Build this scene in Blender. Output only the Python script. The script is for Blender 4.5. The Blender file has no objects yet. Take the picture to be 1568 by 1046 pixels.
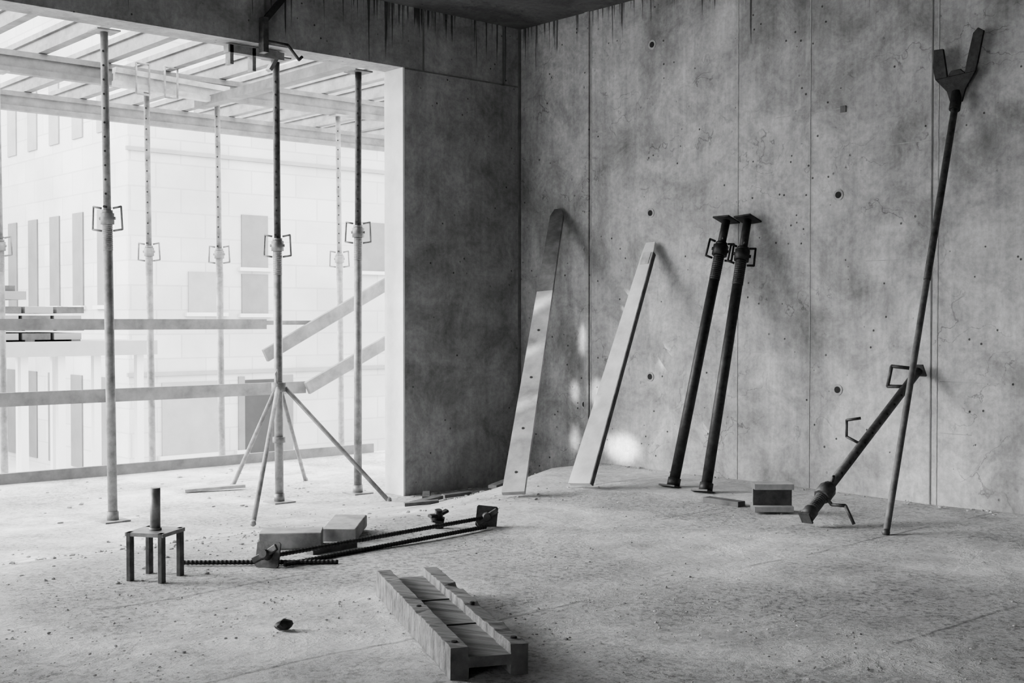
import bpy, bmesh, math, random
from mathutils import Vector, Matrix
random.seed(7)
V=Vector
scene=bpy.context.scene
try: scene.view_settings.look='AgX - Medium High Contrast'
except Exception as e: print(e)
# ------------------------------------------------------------------ materials
def newmat(name):
    m=bpy.data.materials.new(name); m.use_nodes=True
    nt=m.node_tree; b=nt.nodes["Principled BSDF"]
    return m,nt,b
def N(nt,t,**k):
    n=nt.nodes.new(t)
    for a,v in k.items(): setattr(n,a,v)
    return n
def ramp(nt,src,stops):
    r=N(nt,'ShaderNodeValToRGB'); cr=r.color_ramp
    while len(cr.elements)<len(stops): cr.elements.new(0.5)
    for e,(pp,c) in zip(cr.elements,stops):
        e.position=pp; e.color=(c,c,c,1)
    nt.links.new(src,r.inputs[0]); return r.outputs[0]
def noise(nt,vec,scale,detail=4,rough=.55,dist=0):
    n=N(nt,'ShaderNodeTexNoise'); n.inputs['Scale'].default_value=scale
    n.inputs['Detail'].default_value=detail; n.inputs['Roughness'].default_value=rough
    n.inputs['Distortion'].default_value=dist
    nt.links.new(vec,n.inputs['Vector']); return n.outputs[0]
def mapping(nt,vec,sc,loc=(0,0,0),rz=0):
    if rz:
        r=N(nt,'ShaderNodeMapping'); r.inputs['Rotation'].default_value=(0,0,rz); nt.links.new(vec,r.inputs['Vector']); vec=r.outputs[0]
    m=N(nt,'ShaderNodeMapping'); m.inputs['Scale'].default_value=sc; m.inputs['Location'].default_value=loc
    nt.links.new(vec,m.inputs['Vector']); return m.outputs[0]
def mul(nt,a,b,op='MULTIPLY'):
    m=N(nt,'ShaderNodeMath',operation=op)
    for i,s in enumerate((a,b)):
        if isinstance(s,(int,float)): m.inputs[i].default_value=s
        else: nt.links.new(s,m.inputs[i])
    return m.outputs[0]
def bump(nt,b,h,strength,dist=.01):
    n=N(nt,'ShaderNodeBump'); n.inputs['Strength'].default_value=strength; n.inputs['Distance'].default_value=dist
    nt.links.new(h,n.inputs['Height']); nt.links.new(n.outputs[0],b.inputs['Normal'])
def simple(name,v,rough=.7,metal=0,var=.3,scale=12,stretch=(1,1,1),bmp=.2,bd=.003,rz=0):
    m,nt,b=newmat(name)
    g=N(nt,'ShaderNodeNewGeometry').outputs['Position']
    vv=mapping(nt,g,stretch,rz=rz)
    n=noise(nt,vv,scale,6,.65)
    c=ramp(nt,n,[(.3,v*(1-var)),(.7,min(.95,v*(1+var)))])
    nt.links.new(c,b.inputs['Base Color'])
    b.inputs['Roughness'].default_value=rough; b.inputs['Metallic'].default_value=metal
    if bmp: bump(nt,b,noise(nt,vv,scale*6,4),bmp,bd)
    return m
def facade(name,v):
    m,nt,b=newmat(name)
    g=N(nt,'ShaderNodeNewGeometry').outputs['Position']
    sx=N(nt,'ShaderNodeSeparateXYZ'); nt.links.new(g,sx.inputs[0])
    cb=N(nt,'ShaderNodeCombineXYZ'); nt.links.new(mul(nt,sx.outputs[0],sx.outputs[1],'ADD'),cb.inputs[0]); nt.links.new(sx.outputs[2],cb.inputs[1])
    br=N(nt,'ShaderNodeTexBrick'); br.inputs['Color1'].default_value=(v,v,v,1); br.inputs['Color2'].default_value=(v*.88,v*.88,v*.88,1); br.inputs['Mortar'].default_value=(v*.78,)*3+(1,)
    br.inputs['Scale'].default_value=1; br.inputs['Brick Width'].default_value=1.1; br.inputs['Row Height'].default_value=.5; br.inputs['Mortar Size'].default_value=.016
    nt.links.new(cb.outputs[0],br.inputs['Vector'])
    mx=N(nt,'ShaderNodeMix'); mx.data_type='RGBA'; mx.blend_type='MULTIPLY'; mx.inputs[0].default_value=1
    nt.links.new(br.outputs[0],mx.inputs[6]); nt.links.new(ramp(nt,noise(nt,g,.5,5),[(.35,.8),(.6,1)]),mx.inputs[7])
    nt.links.new(mx.outputs[2],b.inputs['Base Color']); b.inputs['Roughness'].default_value=.9
    return m
def concrete(name,v,drips=False,rough=.85,streak=.22,darkpatch=.42,cracks=True,axis='Y'):
    m,nt,b=newmat(name)
    g=N(nt,'ShaderNodeNewGeometry').outputs['Position']
    n1=noise(nt,g,.9,8,.6,.8); n2=noise(nt,g,4,9,.72,.5); n3=noise(nt,g,38,5,.7)
    st=noise(nt,mapping(nt,g,(6,6,.5)),1.0,7,.75)
    st2=noise(nt,mapping(nt,g,(30,30,1.5)),1.0,4,.6)
    c=mul(nt,ramp(nt,n1,[(.38,1-darkpatch),(.58,1.0)]),ramp(nt,n2,[(.34,.56),(.60,1.0)]))
    c=mul(nt,c,ramp(nt,st,[(.35,1-streak),(.58,1.0)]))
    c=mul(nt,c,ramp(nt,st2,[(.3,.9),(.6,1.0)]))
    c=mul(nt,c,ramp(nt,n3,[(.3,.74),(.6,1.0)]))
    vo=N(nt,'ShaderNodeTexVoronoi'); vo.inputs['Scale'].default_value=18; nt.links.new(g,vo.inputs['Vector'])
    hole=ramp(nt,vo.outputs['Distance'],[(.06,0.0),(.11,1.0)])
    sel=ramp(nt,noise(nt,g,3.1,3,.6),[(.5,1.0),(.54,0.0)])
    hole=mul(nt,hole,sel,'MAXIMUM')
    c=mul(nt,c,ramp(nt,hole,[(0,.2),(1,1.0)]))
    h=mul(nt,mul(nt,n2,.6),hole,'ADD')
    if cracks:
        w=N(nt,'ShaderNodeTexVoronoi',feature='DISTANCE_TO_EDGE'); w.inputs['Scale'].default_value=1.7
        dv=N(nt,'ShaderNodeVectorMath',operation='ADD')
        nz=N(nt,'ShaderNodeTexNoise'); nz.inputs['Scale'].default_value=3; nz.inputs['Detail'].default_value=6
        nt.links.new(g,nz.inputs['Vector']); nt.links.new(g,dv.inputs[0]); nt.links.new(nz.outputs['Color'],dv.inputs[1])
        nt.links.new(mapping(nt,dv.outputs[0],(.8,.8,2.6)),w.inputs['Vector'])
        cr=ramp(nt,w.outputs['Distance'],[(.0,0.0),(.014,1.0)])
        cr=mul(nt,cr,ramp(nt,noise(nt,g,2.2,4,.6,.3),[(.52,1.0),(.6,0.0)]),'MAXIMUM')
        c=mul(nt,c,ramp(nt,cr,[(0,.5),(1,1.0)]))
    if drips:
        d=noise(nt,mapping(nt,g,(45,45,.7)),1.0,3,.6)
        sx=N(nt,'ShaderNodeSeparateXYZ'); nt.links.new(g,sx.inputs[0])
        hgt=N(nt,'ShaderNodeMapRange'); hgt.inputs[1].default_value=2.2; hgt.inputs[2].default_value=2.6
        hgt.inputs[3].default_value=-.16; hgt.inputs[4].default_value=.07
        nt.links.new(sx.outputs[2],hgt.inputs[0])
        s=mul(nt,mul(nt,d,hgt.outputs[0],'ADD'),mul(nt,mul(nt,noise(nt,g,1.6,2),.3),-.15,'ADD'),'ADD')
        c=mul(nt,c,ramp(nt,s,[(.6,1.0),(.64,.25)]))
    vm=N(nt,'ShaderNodeMath',operation='MULTIPLY'); nt.links.new(c,vm.inputs[0]); vm.inputs[1].default_value=v
    cc=N(nt,'ShaderNodeCombineColor')
    for i in range(3): nt.links.new(vm.outputs[0],cc.inputs[i])
    nt.links.new(cc.outputs[0],b.inputs['Base Color'])
    b.inputs['Roughness'].default_value=rough
    bump(nt,b,mul(nt,h,mul(nt,n3,.35),'ADD'),.7,.008)
    return m
def floormat():
    m,nt,b=newmat('rough_screed')
    g=N(nt,'ShaderNodeNewGeometry').outputs['Position']
    n1=noise(nt,g,.9,6,.6,.4); n2=noise(nt,g,5,8,.7,.3); n3=noise(nt,g,46,6,.8); n5=noise(nt,g,1.2,6,.65,.5)
    mask=ramp(nt,n5,[(.38,0.15),(.58,1.0)])
    c=mul(nt,ramp(nt,n1,[(.35,.74),(.62,1)]),ramp(nt,n2,[(.32,.68),(.6,1)]))
    sp=ramp(nt,n3,[(.40,.42),(.52,1)])
    mx=N(nt,'ShaderNodeMix'); mx.data_type='FLOAT'; nt.links.new(mask,mx.inputs[0]); mx.inputs[2].default_value=1.0; nt.links.new(sp,mx.inputs[3])
    c=mul(nt,c,mx.outputs[0])
    sx=N(nt,'ShaderNodeSeparateXYZ'); nt.links.new(g,sx.inputs[0])
    yy=mul(nt,mul(nt,sx.outputs[1],1.15),mul(nt,noise(nt,g,2.5,4),.10),'ADD')
    fr=mul(nt,yy,0,'FRACT'); ln=ramp(nt,mul(nt,mul(nt,fr,-.5,'ADD'),0,'ABSOLUTE'),[(.0,.0),(.012,1.0)])
    lm=mul(nt,ln,ramp(nt,noise(nt,g,2.8,3),[(.5,0.0),(.55,1.0)]),'MAXIMUM')
    c=mul(nt,c,ramp(nt,lm,[(0,.5),(1,1)]))
    vm=mul(nt,c,.84)
    cc=N(nt,'ShaderNodeCombineColor')
    for i in range(3): nt.links.new(vm,cc.inputs[i])
    nt.links.new(cc.outputs[0],b.inputs['Base Color']); b.inputs['Roughness'].default_value=.9
    h=mul(nt,mul(nt,n2,1.6),mul(nt,mul(nt,n3,mask),1.2),'ADD')
    bump(nt,b,h,1,.017)
    return m
M={}
M['wallR']=concrete('concrete_cast_wall',.64,drips=True)
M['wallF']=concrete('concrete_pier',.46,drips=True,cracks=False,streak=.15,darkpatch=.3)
M['jamb']=simple('concrete_lit_pale',.78,.8,0,.14,5)  # pale tone carries the light on the jamb face; slab shares it
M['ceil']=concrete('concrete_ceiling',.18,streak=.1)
M['joint']=simple('joint_dark_mortar',.16,.9)  # dark mortar colour of the joint lines
M['fin']=simple('mortar_fin',.36,.9,scale=20)
M['hole']=simple('tie_hole',.03,.9)
M['floor']=floormat()
M['galv']=simple('galvanised_steel',.26,.5,.4,.4,18,bmp=.1)
M['galvl']=simple('dusty_galvanised_steel',.25,.7,.1,.4,18)
M['dark']=simple('dark_painted_steel',.04,.55,.4,.5,30)
M['pole']=simple('dusty_pole_steel',.13,.7,.1,.5,20)
M['rust']=simple('rusty_steel',.09,.6,.4,.5,30)
M['wood']=simple('weathered_timber',.38,.8,0,.4,9,(1,1,1),.4)
M['pale']=simple('pale_planed_board',.62,.8,0,.25,6,(1,1,1),.3)
M['board']=simple('grey_planed_board',.38,.8,0,.45,5,(1,1,1),.3)
M['shaded']=simple('shade_painted_board',.20,.8,0,.5,7,(1,1,1),.3)  # darker tone paints the pier's shade onto the upper board
M['woodd']=simple('dark_timber_shade',.10,.75,0,.5,14)  # dark timber pieces, also used to paint recess and edge shade
M['beam']=simple('dirty_beam_timber',.22,.85,0,.7,3.0,(12,1,4),1,.008,rz=-.43)
M['ply']=simple('formwork_timber',.16,.75,0,.35,8)
M['rub']=simple('rubble',.42,.9,0,.5,25)
M['fac']=facade('render_facade',.46)
M['fac2']=simple('pale_facade',.48,.9,0,.06,.6,bmp=0)
M['band']=simple('facade_band',.24,.9,0,.1,2,bmp=0)
M['win']=simple('hazed_window_grey',.13,.4,0,.15,2,bmp=0)  # grey lifted so the colour itself carries the outdoor haze
M['void']=simple('dark_doorway',.035,.8,0,.2,2,bmp=0)
M['gnd']=simple('outside_ground',.45,.9,0,.1,1,bmp=0)
M['stack']=simple('stacked_board_timber',.06,.9,0,.5,6,bmp=0)
M['rod']=simple('threaded_steel',.05,.5,.6,.5,30)
M['zinc']=simple('zinc_plate',.6,.4,.3,.3,14)
# ------------------------------------------------------------------ builder
def frame(d,upv=V((0,0,1))):
    d=d.normalized()
    if abs(d.dot(upv.normalized()))>.98: upv=V((1,0,0)) if abs(d.x)<.9 else V((0,1,0))
    x=upv.cross(d).normalized(); y=d.cross(x).normalized()
    return x,y,d
ICO={}
def ico(sub):
    if sub not in ICO:
        t=bmesh.new(); bmesh.ops.create_icosphere(t,subdivisions=sub,radius=1); t.verts.ensure_lookup_table()
        ICO[sub]=([v.co.copy() for v in t.verts],[[v.index for v in f.verts] for f in t.faces]); t.free()
    return ICO[sub]
class B:
    def __init__(s,name): s.n=name; s.bm=bmesh.new(); s.mats=[]
    def mi(s,k):
        if k not in s.mats: s.mats.append(k)
        return s.mats.index(k)
    def loft(s,rings,k,smooth=False,caps=True):
        i=s.mi(k); R=[[s.bm.verts.new(p) for p in r] for r in rings]; n=len(R[0])
        for a,b in zip(R,R[1:]):
            for j in range(n):
                f=s.bm.faces.new((a[j],a[(j+1)%n],b[(j+1)%n],b[j])); f.material_index=i; f.smooth=smooth
        if caps:
            f=s.bm.faces.new(R[0][::-1]); f.material_index=i
            f=s.bm.faces.new(R[-1]); f.material_index=i
    def box(s,lo,hi,k):
        lo=V(lo);hi=V(hi)
        r=lambda z:[V((lo.x,lo.y,z)),V((hi.x,lo.y,z)),V((hi.x,hi.y,z)),V((lo.x,hi.y,z))]
        s.loft([r(lo.z),r(hi.z)],k)
    def prism(s,a,b,pts,k,upv=V((0,0,1)),scale2=1,smooth=False):
        a=V(a);b=V(b); x,y,d=frame(b-a,upv)
        s.loft([[a+x*u+y*v for u,v in pts],[b+(x*u+y*v)*scale2 for u,v in pts]],k,smooth)
    def bar(s,a,b,w,h,k,upv=V((0,0,1)),ch=0,scale2=1):
        w/=2;h/=2
        if ch: pts=[(-w+ch,-h),(w-ch,-h),(w,-h+ch),(w,h-ch),(w-ch,h),(-w+ch,h),(-w,h-ch),(-w,-h+ch)]
        else: pts=[(-w,-h),(w,-h),(w,h),(-w,h)]
        s.prism(a,b,pts,k,upv,scale2)
    def tube(s,a,b,r,k,seg=14,r2=None):
        a=V(a);b=V(b); r2=r if r2 is None else r2; x,y,d=frame(b-a)
        ring=lambda c,q:[c+(x*math.cos(2*math.pi*j/seg)+y*math.sin(2*math.pi*j/seg))*q for j in range(seg)]
        s.loft([ring(a,r),ring(b,r2)],k,True)
    def rings(s,a,b,prof,k,seg=12):
        a=V(a);b=V(b); x,y,d=frame(b-a)
        s.loft([[a.lerp(b,t)+(x*math.cos(2*math.pi*j/seg)+y*math.sin(2*math.pi*j/seg))*q for j in range(seg)] for t,q in prof],k,False)
    def ball(s,c,r,k,sc=(1,1,1),sub=2,jit=0,rot=None):
        vs,fs=ico(sub); i=s.mi(k); c=V(c); L=[]
        for co in vs:
            p=co*(1+random.uniform(-jit,jit)); p=V((p.x*sc[0],p.y*sc[1],p.z*sc[2]))*r
            if rot: p=rot@p
            L.append(s.bm.verts.new(p+c))
        for q in fs:
            f=s.bm.faces.new([L[z] for z in q]); f.material_index=i; f.smooth=(jit==0)
    def poly(s,pts,r,k,seg=8):
        pts=[V(q) for q in pts]
        for a,b in zip(pts,pts[1:]): s.tube(a,b,r,k,seg)
        for q in pts[1:-1]: s.ball(q,r,k,sub=1)
    def done(s,bev=0,parent=None):
        me=bpy.data.meshes.new(s.n); bmesh.ops.recalc_face_normals(s.bm,faces=s.bm.faces[:]); s.bm.to_mesh(me); s.bm.free()
        for k in s.mats: me.materials.append(M[k])
        o=bpy.data.objects.new(s.n,me); scene.collection.objects.link(o)
        if bev:
            b=o.modifiers.new('bev','BEVEL'); b.width=bev; b.segments=2; b.limit_method='ANGLE'; b.angle_limit=math.radians(40)
        return o
def sm(t): t=max(0,min(1,t)); return t*t*(3-2*t)
def fz(x,y):
    k=max(0,min(1,(x+1.5)/1.2)); y0=-1.6+.9*k; y1=-.3+.2*k
    return -.18*sm((y-y0)/(y1-y0))
# ------------------------------------------------------------------ room shell
b=B('floor'); i=b.mi('floor'); xs=[-8+.1*q for q in range(81)]; ys=[-9+.1*q for q in range(111)]+[2.05]
from mathutils import noise as mn
g=[[b.bm.verts.new((x,y,fz(x,y)+.012*(mn.noise(V((x*1.3,y*1.3,0)))) *(1 if y<-.3 else .2))) for x in xs] for y in ys]
for a,c in zip(g,g[1:]):
    for j in range(len(xs)-1):
        f=b.bm.faces.new((a[j],a[j+1],c[j+1],c[j])); f.smooth=True
b.done()
b=B('balcony_slab'); b.box((-8,.0,-.45),(1.6,2.05,-.2),'jamb'); b.box((0,.18,-.2),(1.6,2.05,-.18),'floor'); b.done()
b=B('wall_right'); b.box((0,-9,-.3),(.22,0.18,2.6),'wallR')
for y,w,k in ((-.61,.010,'fin'),(-1.67,.005,'fin'),(-2.11,.004,'fin'),(-2.755,.007,'joint'),(-2.785,.005,'fin')):
    b.box((-.002,y-w/2,-.1),(.01,y+w/2,2.6),k)
b.box((-.012,-.60,-.1),(.01,-.565,2.6),'wallR')
for y0,y1,z in ((-1.91,-2.30,1.83),(-2.42,-2.75,1.63),(-2.42,-2.75,1.10),(-2.05,-2.18,1.10),(-1.7,-1.85,.66),(-2.8,-2.95,.32),(-2.8,-3.1,.55)):
    b.box((-.002,y1,z-.0015),(.01,y0,z+.0015),'fin')
for y,z in ((-2.27,1.42),(-1.07,1.41),(-1.07,.51),(-2.27,.49),(-1.08,2.33),(-.57,1.23),(-.57,2.17),(-.56,.33),(-2.27,2.42)):
    b.tube((-.003,y,z),(.01,y,z),.027,'fin',16); b.tube((-.005,y,z),(.01,y,z),.016,'hole',12)
b.box((-.006,-2.31,1.81),(.01,-2.28,1.84),'joint')
b.done()
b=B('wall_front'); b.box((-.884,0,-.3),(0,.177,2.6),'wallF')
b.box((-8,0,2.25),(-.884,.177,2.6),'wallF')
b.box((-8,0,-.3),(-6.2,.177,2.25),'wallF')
for x0,x1,z0,z1 in ((-.755,-.745,2.25,2.6),(-.15,-.135,2.24,2.6),(-1.785,-1.775,2.25,2.6)):
    b.box((x0,-.004,z0),(x1,.01,z1),'joint')
b.box((-.884,-.004,2.242),(0,.01,2.25),'joint')
b.box((-.02,-.006,-.1),(0,.01,2.6),'joint')
b.done()
b=B('lit_jamb_skin'); b.box((-.896,.0,-.19),(-.883,.178,2.25),'jamb'); b.done()  # thin added skin, its pale colour standing in for light on the reveal
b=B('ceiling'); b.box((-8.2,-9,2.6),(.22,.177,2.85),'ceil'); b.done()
b=B('wall_left'); b.box((-8.2,-9,-.3),(-8,-6,2.6),'wallF'); b.box((-8.2,-4.4,-.3),(-8,.18,2.6),'wallF'); b.box((-8.2,-6,2.2),(-8,-4.4,2.6),'wallF'); b.done()
b=B('wall_back'); b.box((-8.2,-9.2,-.3),(.2,-9,2.6),'wallF'); b.done()
# ------------------------------------------------------------------ props
HD=V((.7478,-.6638,0)); CAMD=V((-.66,-.75,0)).normalized()
def prop(name,base,top,frac,ko='galvl',ki='galvl',ro=.0235,ri=.019,plate=.13,tplate=.12,loops=True,hs=1.0,hd=HD):
    b=B(name); a=V(base); t=V(top); d=(t-a).normalized(); L=(t-a).length
    fd=V((0,1,0)) if abs(d.y)<.9 else V((1,0,0))
    b.bar(a,a+d*.008,plate,plate,ko,fd); b.bar(t-d*.008,t,tplate,tplate,ki,fd)
    b.tube(a+d*.008,a+d*.05,ro*1.25,ko); 
    c=a+d*L*frac
    b.tube(a+d*.008,c,ro,ko,18); b.tube(c,t-d*.008,ri,ki,18)
    n=16; b.rings(c-d*.16,c+d*.0,[(q/(n*2),ro*(1.08 if q%2 else 1.0)) for q in range(n*2+1)],ko,18)
    b.tube(c-d*.03,c+d*.025,ro*1.5,ko,8); b.tube(c+d*.025,c+d*.04,ro*1.15,ko,12)
    h=(hd-d*hd.dot(d)).normalized(); side=d.cross(h)
    if loops:
        for s_ in (1,-1):
            o=h*s_
            b.poly([c+o*ro*1.2+d*.05*hs,c+o*(ro+.045*hs)+d*.058*hs,c+o*(ro+.05*hs)-d*.055*hs,c+o*ro*1.2-d*.062*hs],.0055,ko,8)
            b.tube(c+o*ro*.9-d*.0,c+o*ro*1.7-d*.0,.008,ko)
    b.tube(c+d*.055-side*.05,c+d*.055+side*.05,.006,'dark')
    q=c+d*.12; cd=(CAMD-d*CAMD.dot(d)).normalized()
    while (t-q).length>.08:
        b.tube(q-cd*(ri+.0008),q+cd*(ri+.0008),.0055,'hole',8); q=q+d*.07
    return b
zl=-.18
prop('steel_prop',(-2.50,.26,zl),(-2.53,.26,2.25),.62).done()
prop('steel_prop',(-1.549,.26,zl),(-1.56,.26,2.25),.58,ko='galv',ki='rust').done()
prop('steel_prop',(-1.03,.26,zl),(-1.02,.26,2.25),.62,ko='galv',ki='rust').done()
for x in (-2.342,-1.36,-.837,.168): prop('steel_prop',(x,2.22,zl-.3),(x-.04,2.2,2.36),.62).done()
prop('steel_prop',(-.49,-1.66,0),(-.055,-1.64,1.34),.88,'dark','dark',.026,.021,.1,.1,hs=.8).done()
prop('steel_prop',(-.51,-1.88,0),(-.055,-1.775,1.335),.86,'dark','dark',.026,.021,.1,.1,hs=.8).done()
b=prop('steel_prop',(-.93,-2.74,.03),(-.04,-2.72,.60),.16,'rust','rust',.024,.019,.05,.06,loops=False)
c=V((-.80,-2.74,.11)); b.poly([c,c+V((-.02,-.05,-.03)),c+V((0,-.1,-.03)),c+V((.0,-.14,-.1))],.007,'rust')
c=V((-.52,-2.73,.30)); b.poly([c,c+V((-.03,.05,.03)),c+V((-.03,.05,.1)),c+V((.0,-.0,.11))],.006,'rust')
c=V((-.16,-2.73,.53)); b.poly([c,c+V((-.04,.07,.0)),c+V((-.04,.05,.09)),c+V((.02,-.02,.08))],.008,'rust')
b.done()
# ------------------------------------------------------------------ tripod around prop
b=B('prop_tripod'); ap=V((-1.55,.26,.45))
b.tube(ap-V((0,0,.02)),ap+V((0,0,.03)),.04,'galvl',12)
b.tube(ap-V((0,0,.30)),ap-V((0,0,.27)),.035,'galvl',12)
for f in (V((-2.09,-.40,-.16)),V((-1.43,1.0,-.18)),V((-.95,.95,-.18)),V((-1.07,-.10,-.18))):
    o=(f-ap); o.z=0; o.normalize()
    b.tube(ap+o*.035,f,.0125,'galvl',10); b.ball(f+V((0,0,.008)),.018,'galvl',sub=1)
b.poly([ap+V((-.03,-.03,.03)),ap+V((-.05,-.05,.08)),ap+V((-.02,-.02,.1))],.006,'galv')
b.done()
# ------------------------------------------------------------------ leaning pole with forked head
b=B('forked_pole'); a=V((-.86,-3.06,0)); t=V((-.045,-2.895,1.80)); 
b.tube(a,a.lerp(t,.55),.013,'pole',14); b.tube(a.lerp(t,.55),t,.015,'rust',14); b.ball(a+V((0,0,.008)),.016,'rust')
d=(t-a).normalized(); h=V((0,-1,0)); h=(h-d*h.dot(d)).normalized(); nn=d.cross(h)
d2=V((.02,0,1)).normalized(); nn=d2.cross(h).normalized()
b.tube(t-d*.07,t+d*.02,.024,'dark')
def plate(pts,th=.014):
    P=[t+h*u*.86+d2*v*.92 for u,v in pts]
    b.loft([[q-nn*th/2 for q in P],[q+nn*th/2 for q in P]],'dark')
plate([(-.03,-.03),(.03,-.03),(.05,.03),(.10,.10),(-.115,.10),(-.05,.03)])
plate([(-.115,.10),(-.05,.10),(-.06,.16),(-.075,.24),(-.125,.245),(-.13,.16)])
plate([(.045,.10),(.10,.10),(.115,.16),(.14,.28),(.11,.30),(.085,.28),(.055,.16)])
plate([(-.05,.10),(.045,.10),(.02,.125),(-.03,.125)])
b.done(.002)
# ------------------------------------------------------------------ leaning boards
def leanboard(name,a,t,w,th,k,nrm,tip=.5,taper=.6,k2=None,f2=.62):
    b=B(name); a=V(a);t=V(t); d=(t-a).normalized(); nrm=(nrm-d*nrm.dot(d)).normalized()
    x,y,_=frame(d,nrm); m=t-d*.06; L=(t-a).length; fm=(L-.06)/L
    ring=lambda p_,s_:[p_+x*u*w/2*s_+y*v*th/2 for u,v in ((-1,-1),(1,-1),(1,1),(-1,1))]
    q=a.lerp(t,f2); sq=1+(taper-1)*f2/fm
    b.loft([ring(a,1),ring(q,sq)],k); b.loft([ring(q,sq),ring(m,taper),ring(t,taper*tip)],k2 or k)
    return b,d,nrm
A1=V((-1.25,-1.34,.012))
b,d,n=leanboard('leaning_timber_board',A1,(-.025,-.36,1.47),.11,.022,'board',V((-.8,-.5,.4)),.5,.72,'shaded',.66)
for q in (.12,.4,.75,1.1): 
    c=A1+d*q; b.tube(c-n*.013,c+n*.013,.007,'hole',8)
b.done()
A2=V((-.84,-1.37,.02))
b,d,n=leanboard('leaning_timber_board',A2,(-.025,-1.10,1.24),.125,.026,'pale',V((-.95,-.2,.3)),.8,.55)
s_=-d.cross(n)
b.bar(A2+d*1.34+n*.015,A2+d*1.42+n*.015,.05,.004,'zinc',n)
b.bar(A2-s_*.065,A2-s_*.036+d*1.42,.006,.028,'woodd',n)  # dark strip painted in for the shaded thickness side of the board
b.done()
# ------------------------------------------------------------------ timber I-beam on the floor
IP=lambda w,h,f,t:[(-w/2,-h/2),(-w/2+f,-h/2),(-w/2+f,-t/2),(w/2-f,-t/2),(w/2-f,-h/2),(w/2,-h/2),(w/2,h/2),(w/2-f,h/2),(w/2-f,t/2),(-w/2+f,t/2),(-w/2+f,h/2),(-w/2,h/2)]
def ibeam(name,a,c,w,h,f,t,k,cut=14,upv=V((0,0,1)),webk=None,rnd=1):
    b=B(name); a=V(a);c=V(c); x,y,d=frame(c-a,upv); pts=IP(w,h,f,t); rg=[]
    nl=nr=0
    for q in range(cut+1):
        u=q/cut; o=a.lerp(c,u)
        if random.random()<.15: nl=-random.choice((0,0,0,.003,.008))*rnd
        if random.random()<.15: nr=-random.choice((0,0,0,.003,.008))*rnd
        rg.append([o+x*(px_+random.uniform(-.0015,.0015)*rnd)+y*(py_+(random.uniform(-.0015,.0005)*rnd+((nl if n_ in(11,) else nl*.3) if px_<0 else (nr if n_ in (6,) else nr*.4)) if py_>h*.3 else 0)) for n_,(px_,py_) in enumerate(pts)])
    b.loft(rg,k,False,caps=False)
    if webk:
        b.bm.faces.ensure_lookup_table(); wi=b.mi(webk)
        for n_,f_ in enumerate(b.bm.faces):
            if n_%12 in (2,8): f_.material_index=wi
    i=b.mi('woodd')
    for rr in (rg[0],rg[-1]):
        v=[b.bm.verts.new(p_) for p_ in rr]
        for idx in ((0,1,2,9,10,11),(2,3,8,9),(3,4,5,6,7,8)):
            ff=b.bm.faces.new([v[z] for z in idx]); ff.material_index=i
    return b,x,y,d
b,x,y,d=ibeam('timber_i_beam',(-2.87,-2.68,.045),(-3.245,-3.50,.045),.185,.075,.042,.024,'beam',60)
e=V((-3.245,-3.50,.045))
for s_ in (-1,1):
    b.tube(e+x*s_*.072+y*.030-d*.05,e+x*s_*.072+y*.040-d*.05,.009,'hole',8)
    b.tube(e+x*s_*.072+y*.030-d*.42,e+x*s_*.072+y*.040-d*.42,.007,'hole',8)
b.bar(e-d*.30-x*.05+y*.0125,e-d*.30+x*.05+y*.0125,.006,.004,'hole'); b.bar(e-d*.58-x*.05+y*.0125,e-d*.58+x*.05+y*.0125,.006,.004,'hole')
b.done(.003)
b,x,y,d=ibeam('timber_beam_offcut',(-.80,-2.38,.066),(-.675,-2.49,.066),.12,.10,.024,.018,'wood',3,V((.6638,.7478,0)),'woodd',.3)  # web coloured dark to paint in the shade of the recess
b.done(.002)
b=B('timber_batten'); b.bar((-.72,-2.06,.012),(-.72,-2.26,.012),.05,.024,'woodd'); b.done(.002)
# ------------------------------------------------------------------ steel four-legged fork head
b=B('prop_fork_head'); c=V((-3.32,-1.94,0)); ax=V((.55,-.835,0)).normalized(); ay=V((-ax.y,ax.x,0)); ht=.155
b.bar(c+V((0,0,ht-.012)),c+V((0,0,ht)),.135,.135,'galv',ax)
for s1 in (1,-1):
    for s2 in (1,-1):
        q=c+ax*.056*s1+ay*.056*s2
        b.bar(q,q+V((0,0,ht)),.024,.016,'rust',ax,ch=.002)
b.tube(c+V((0,0,ht)),c+V((0,0,ht+.135)),.0165,'galv',16); b.tube(c+V((0,0,ht)),c+V((0,0,ht+.008)),.02,'galv',16)
b.done()
# ------------------------------------------------------------------ threaded tie rods with wing-nut plates
def trod(name,a,c,r=.0078):
    b=B(name); L=(V(c)-V(a)).length; n=int(L/.007)
    b.rings(a,c,[(q/n,r*(1.12 if q%2 else .9)) for q in range(n+1)],'rod',8); return b
def wingplate(b,c,d,s=.085,k='rust'):
    c=V(c); d=V(d).normalized()
    b.bar(c,c+d*.008,s,s,k,V((.3,.2,1)),ch=.006); b.tube(c+d*.008,c+d*.045,.02,k,12,.014)
    x,y,_=frame(d); 
    for s_ in (1,-1): b.bar(c+d*.022,c+d*.03+(x*.8+y*.5)*s_*.05,.022,.012,k,d,ch=.003)
b=trod('threaded_tie_rod',(-3.17,-1.82,.012),(-2.77,-2.16,.012)); b.done()
b=trod('threaded_tie_rod',(-2.99,-2.03,.035),(-1.87,-1.91,.04)); wingplate(b,(-2.96,-2.03,.042),(-.8,-.5,.25)); wingplate(b,(-1.90,-1.91,.042),(-.6,-.75,.1)); b.done()
b=trod('threaded_tie_rod',(-2.93,-2.08,.012),(-1.95,-1.96,.012)); b.done()
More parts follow.
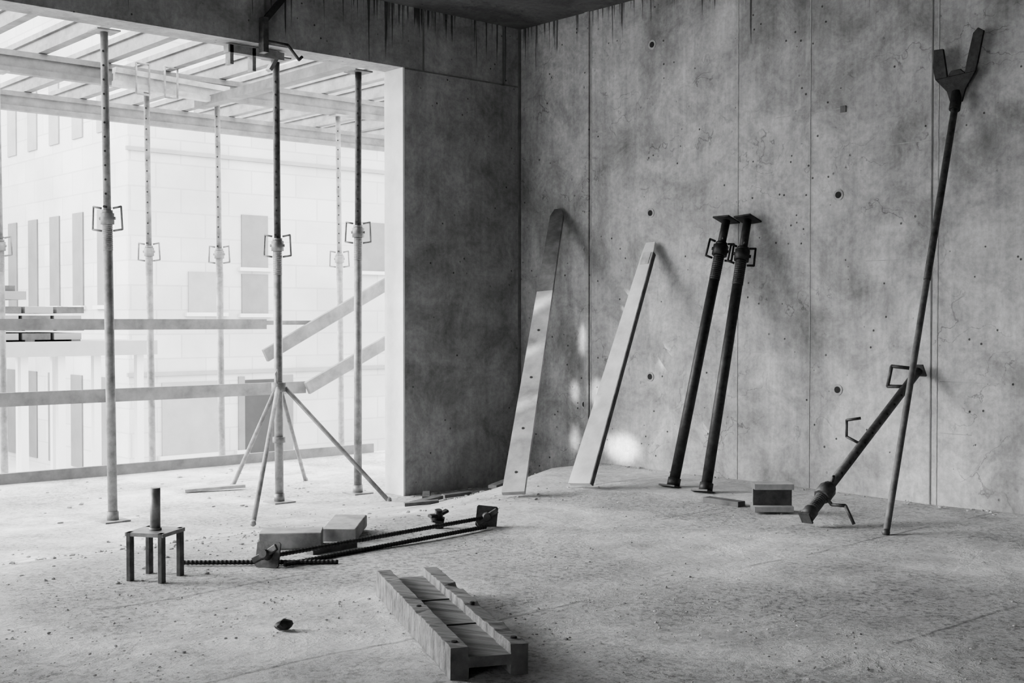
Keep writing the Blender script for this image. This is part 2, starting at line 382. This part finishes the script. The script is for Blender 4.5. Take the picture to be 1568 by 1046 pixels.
b=B('wing_nut'); wingplate(b,(-2.06,-1.80,.03),(-.1,-.2,.9),.05,'dark'); b.tube((-2.06,-1.80,0),(-2.06,-1.80,.03),.02,'dark'); b.done()
# ------------------------------------------------------------------ timber blocks
b=B('timber_block'); b.bar((-2.80,-1.70,.032),(-2.62,-1.83,.032),.13,.06,'wood',ch=.004); b.done(.003)
b=B('timber_block'); b.bar((-2.53,-1.80,.025),(-2.34,-1.60,.035),.13,.05,'wood',ch=.004); b.done(.003)
b=B('timber_batten'); b.bar((-2.75,-1.95,.012),(-2.55,-1.93,.012),.04,.022,'woodd'); b.done(.002)
b=B('stone'); b.ball((-3.36,-2.79,.015),.026,'dark',(1,.8,.6),2,.12); b.done()
# ------------------------------------------------------------------ rubble
b=B('rubble_debris')
def scat(n,x0,x1,y0,y1,r0,r1):
    for _ in range(n):
        x=random.uniform(x0,x1);y=random.uniform(y0,y1);r=random.uniform(r0,r1)*random.random()**.8+.002
        b.ball((x,y,fz(x,y)+r*.2),r,'rub',(1,random.uniform(.5,1),random.uniform(.3,.6)),1,.2,Matrix.Rotation(random.uniform(0,6),3,'Z'))
scat(260,-4.2,-2.4,-2.0,-.2,.004,.016); scat(200,-2.8,-.3,-1.6,-.02,.003,.012); scat(50,-.9,-.05,-.6,-.03,.006,.02)
scat(160,-.10,-.01,-5,-.7,.003,.012); scat(80,-3,-.9,.2,1.9,.005,.02)
scat(2200,-4.6,-2.2,-4.2,-1.6,.001,.005); scat(900,-3,-.2,-4.6,-1.2,.001,.005)
b.done()
b=B('timber_scrap')
for (x,y,a_,l,w) in ((-1.0,-.35,.2,.22,.05),(-.85,-.15,.9,.15,.04),(-1.15,-.5,-.5,.18,.04),(-1.6,.9,-.3,.35,.05),(-3.3,.9,.8,.35,.05),(-.6,-.5,.4,.2,.05),(-.75,-.3,-.3,.16,.05)):
    z=fz(x,y)+.012; dd=V((math.cos(a_),math.sin(a_),0))*l/2
    b.bar(V((x,y,z))-dd,V((x,y,z+.01))+dd,w,.018,'woodd' if y<0 else 'wood')
b.done()
# ------------------------------------------------------------------ guard rails
b=B('guard_rail')
b.bar((-5.5,2.0,-.155),(.3,2.0,-.155),.03,.085,'ply')
b.bar((-5.5,1.99,.34),(-.3,1.99,.335),.03,.085,'ply')
b.bar((-5.5,1.99,.80),(-.62,1.99,.79),.03,.07,'ply'); b.bar((-.62,1.99,.80),(-.2,1.99,.80),.03,.03,'ply')
b.done()
b=B('stair_guard_rail'); b.bar((-.66,1.93,.57),(1.2,1.93,1.5),.03,.09,'ply'); b.bar((-.32,1.93,.33),(1.2,1.93,1.03),.03,.09,'ply')
b.done()
# ------------------------------------------------------------------ deck formwork above the balcony
b=B('deck_formwork')
IB=lambda h:[(-.03,-h/2),(.03,-h/2),(.03,-h/2+.035),(.012,-h/2+.035),(.012,h/2-.035),(.03,h/2-.035),(.03,h/2),(-.03,h/2),(-.03,h/2-.035),(-.012,h/2-.035),(-.012,-h/2+.035),(-.03,-h/2+.035)]
b.prism((-6.5,2.2,2.43),(3,2.2,2.43),IB(.14),'ply')
x=-6.3
while x<2.6:
    b.prism((x,.19,2.57),(x+.0,4.2,2.57),IB(.13),'ply'); x+=.42
b.prism((-6.5,3.6,2.43),(3,3.6,2.43),IB(.14),'ply')
b.bar((-1.0,.3,2.32),(-.96,2.3,2.33),.08,.06,'ply')
b.done()
b=B('formwork_waler'); b.prism((-1.68,2.08,2.40),(-.86,2.08,2.37),IB(.12),'wood')
for x in (-1.55,-1.35): b.poly([(x,2.03,2.30),(x,2.03,2.5),(x+.09,2.03,2.5),(x+.09,2.03,2.3),(x,2.03,2.3)],.007,'galvl')
b.done()
b=B('formwork_bracket'); 
b.bar((-1.80,-.02,2.36),(-1.66,-.05,2.54),.04,.03,'dark'); b.tube((-1.70,-.03,2.53),(-1.62,-.06,2.53),.03,'dark')
b.bar((-1.80,-.02,2.2),(-1.80,-.02,2.38),.05,.03,'rust'); b.poly([(-1.8,-.03,2.26),(-1.68,-.06,2.25),(-1.62,-.07,2.18),(-1.6,-.07,2.2)],.008,'rust')
b.bar((-1.95,.1,2.22),(-1.62,.1,2.22),.05,.04,'galvl'); b.bar((-1.93,.1,2.14),(-1.93,.1,2.24),.05,.02,'galvl'); b.bar((-1.80,.1,2.12),(-1.80,.1,2.24),.05,.02,'galvl'); b.bar((-1.70,.1,2.14),(-1.64,.1,2.24),.04,.02,'galv')
b.done()
# ------------------------------------------------------------------ outside
b=B('ground_outside'); b.box((-60,2.5,-2.7),(80,90,-2.6),'gnd'); b.done()
b=B('facing_building')
b.box((5.6,18,-2.7),(26,28,9),'fac')
for z in (4.85,4.2,-.35): b.box((5.55,17.94,z),(26,18,z+.08),'band')
for (x0,x1,z0,z1,k) in ((8.14,8.78,1.92,3.05,'win'),(8.14,8.78,.93,1.78,'win'),(8.05,8.2,-2.0,-.42,'win'),(8.2,8.95,-2.4,-.5,'void'),(9.0,9.4,-2.2,-.42,'win'),(6.9,7.7,.95,1.8,'band'),(11.2,11.9,1.92,3.05,'win'),(10.8,11.6,4.9,6.2,'win'),(6.3,7.6,-2,-.5,'band')):
    b.box((x0,17.97,z0),(x1,18.0,z1),k); b.box((x0-.08,17.9,z0-.08),(x1+.08,18,z0),'fac2')
y=18.9
while y<25:
    b.box((5.57,y,1.1),(5.6,y+.55,3.1),'win'); b.box((5.5,y-.08,1.02),(5.6,y+.63,1.1),'fac2'); b.box((5.57,y+.1,-2.4),(5.6,y+.7,-.4),'win'); b.box((5.57,y,4.7),(5.6,y+.55,6.2),'band'); y+=1.3
b.done()
b=B('gabled_house')
b.loft([[V((x,30,-2.7)),V((x,40,-2.7)),V((x,40,5)),V((x,35,9.5)),V((x,30,5))] for x in (-3,7)],'fac2')
for x in (2.5,4.5): b.box((x,29.95,1),(x+.8,30,3),'band')
b.done()
b=B('material_platform')
b.box((-3,7.5,.42),(1.2,9,.58),'band')
for x in (-2.6,-1.8,-1,-.3,.1,.5,1.0):
    for y in (7.6,8.8): b.box((x,y,-2.6),(x+.08,y+.08,.42),'fac2')
b.done()
b=B('stacked_timber')
for q in range(4):
    for j in range(5): b.box((-1.3+j*.34+.03*(q%2),7.6,.60+q*.095),(-1.0+j*.34+.03*(q%2),8.8,.67+q*.095),'stack' if (q+j)%2 else 'win')
for j in range(4): b.box((-1.25+j*.5,7.6,.58),(-1.15+j*.5,8.8,.60),'stack')
for j in range(3): b.box((-1.3+j*.3,7.7,.97),(-1.05+j*.3,8.6,1.03),'stack')
b.box((-.55,7.7,1.03),(-.2,8.6,1.12),'win'); b.box((-.5,7.75,1.12),(-.3,8.5,1.18),'stack')
b.done()
# ------------------------------------------------------------------ light
w=bpy.data.worlds.new('overcast'); scene.world=w; w.use_nodes=True
bg=w.node_tree.nodes['Background']; bg.inputs[0].default_value=(1,1,1,1); bg.inputs[1].default_value=6.8
def sun(name,dirv,e,ang):
    l=bpy.data.lights.new(name,'SUN'); l.energy=e; l.angle=ang
    o=bpy.data.objects.new(name,l); scene.collection.objects.link(o); o.rotation_euler=V(dirv).to_track_quat('-Z','Y').to_euler(); o.location=(-6,8,8)
sun('hazy_sun',(.66,-.72,-.36),7.0,.45)
def spot(name,loc,tgt,e,deg,sx=1,sy=1):
    l=bpy.data.lights.new(name,'SPOT'); l.energy=e; l.spot_size=math.radians(deg); l.spot_blend=1; l.shadow_soft_size=.03
    o=bpy.data.objects.new(name,l); scene.collection.objects.link(o); o.location=loc; o.rotation_euler=(V(tgt)-V(loc)).to_track_quat('-Z','Y').to_euler(); o.scale=(sx,sy,1)
L0=(-5.6,1.0,.95)
for (x,y,z,dg,e,sx,sy) in ((0,-.55,.71,2.2,3600,.35,1),(0,-.66,.40,2.0,3600,.6,1),(0,-.48,.40,1.6,3300,.4,1),(0,-.48,.13,1.8,3000,.4,1),(0,-.86,.10,3.0,6000,1,.6),
   (-.50,-.74,.91,1.8,4200,.5,1),(-.70,-.90,.66,1.6,3600,.5,1),(-.92,-1.08,.40,1.6,3300,.5,1)):
    spot('added_glint_spot',L0,(x,y,z),e,dg,sx,sy)  # added spots outside the opening, standing in for reflected light patches
# ------------------------------------------------------------------ camera
cam=bpy.data.cameras.new('camera'); cam.lens=1886/1568*36; cam.sensor_width=36
o=bpy.data.objects.new('camera',cam); scene.collection.objects.link(o); scene.camera=o
o.location=(-5.077,-5.641,.833); o.rotation_euler=(math.radians(90-1.09),0,-math.atan2(.6638,.7478))
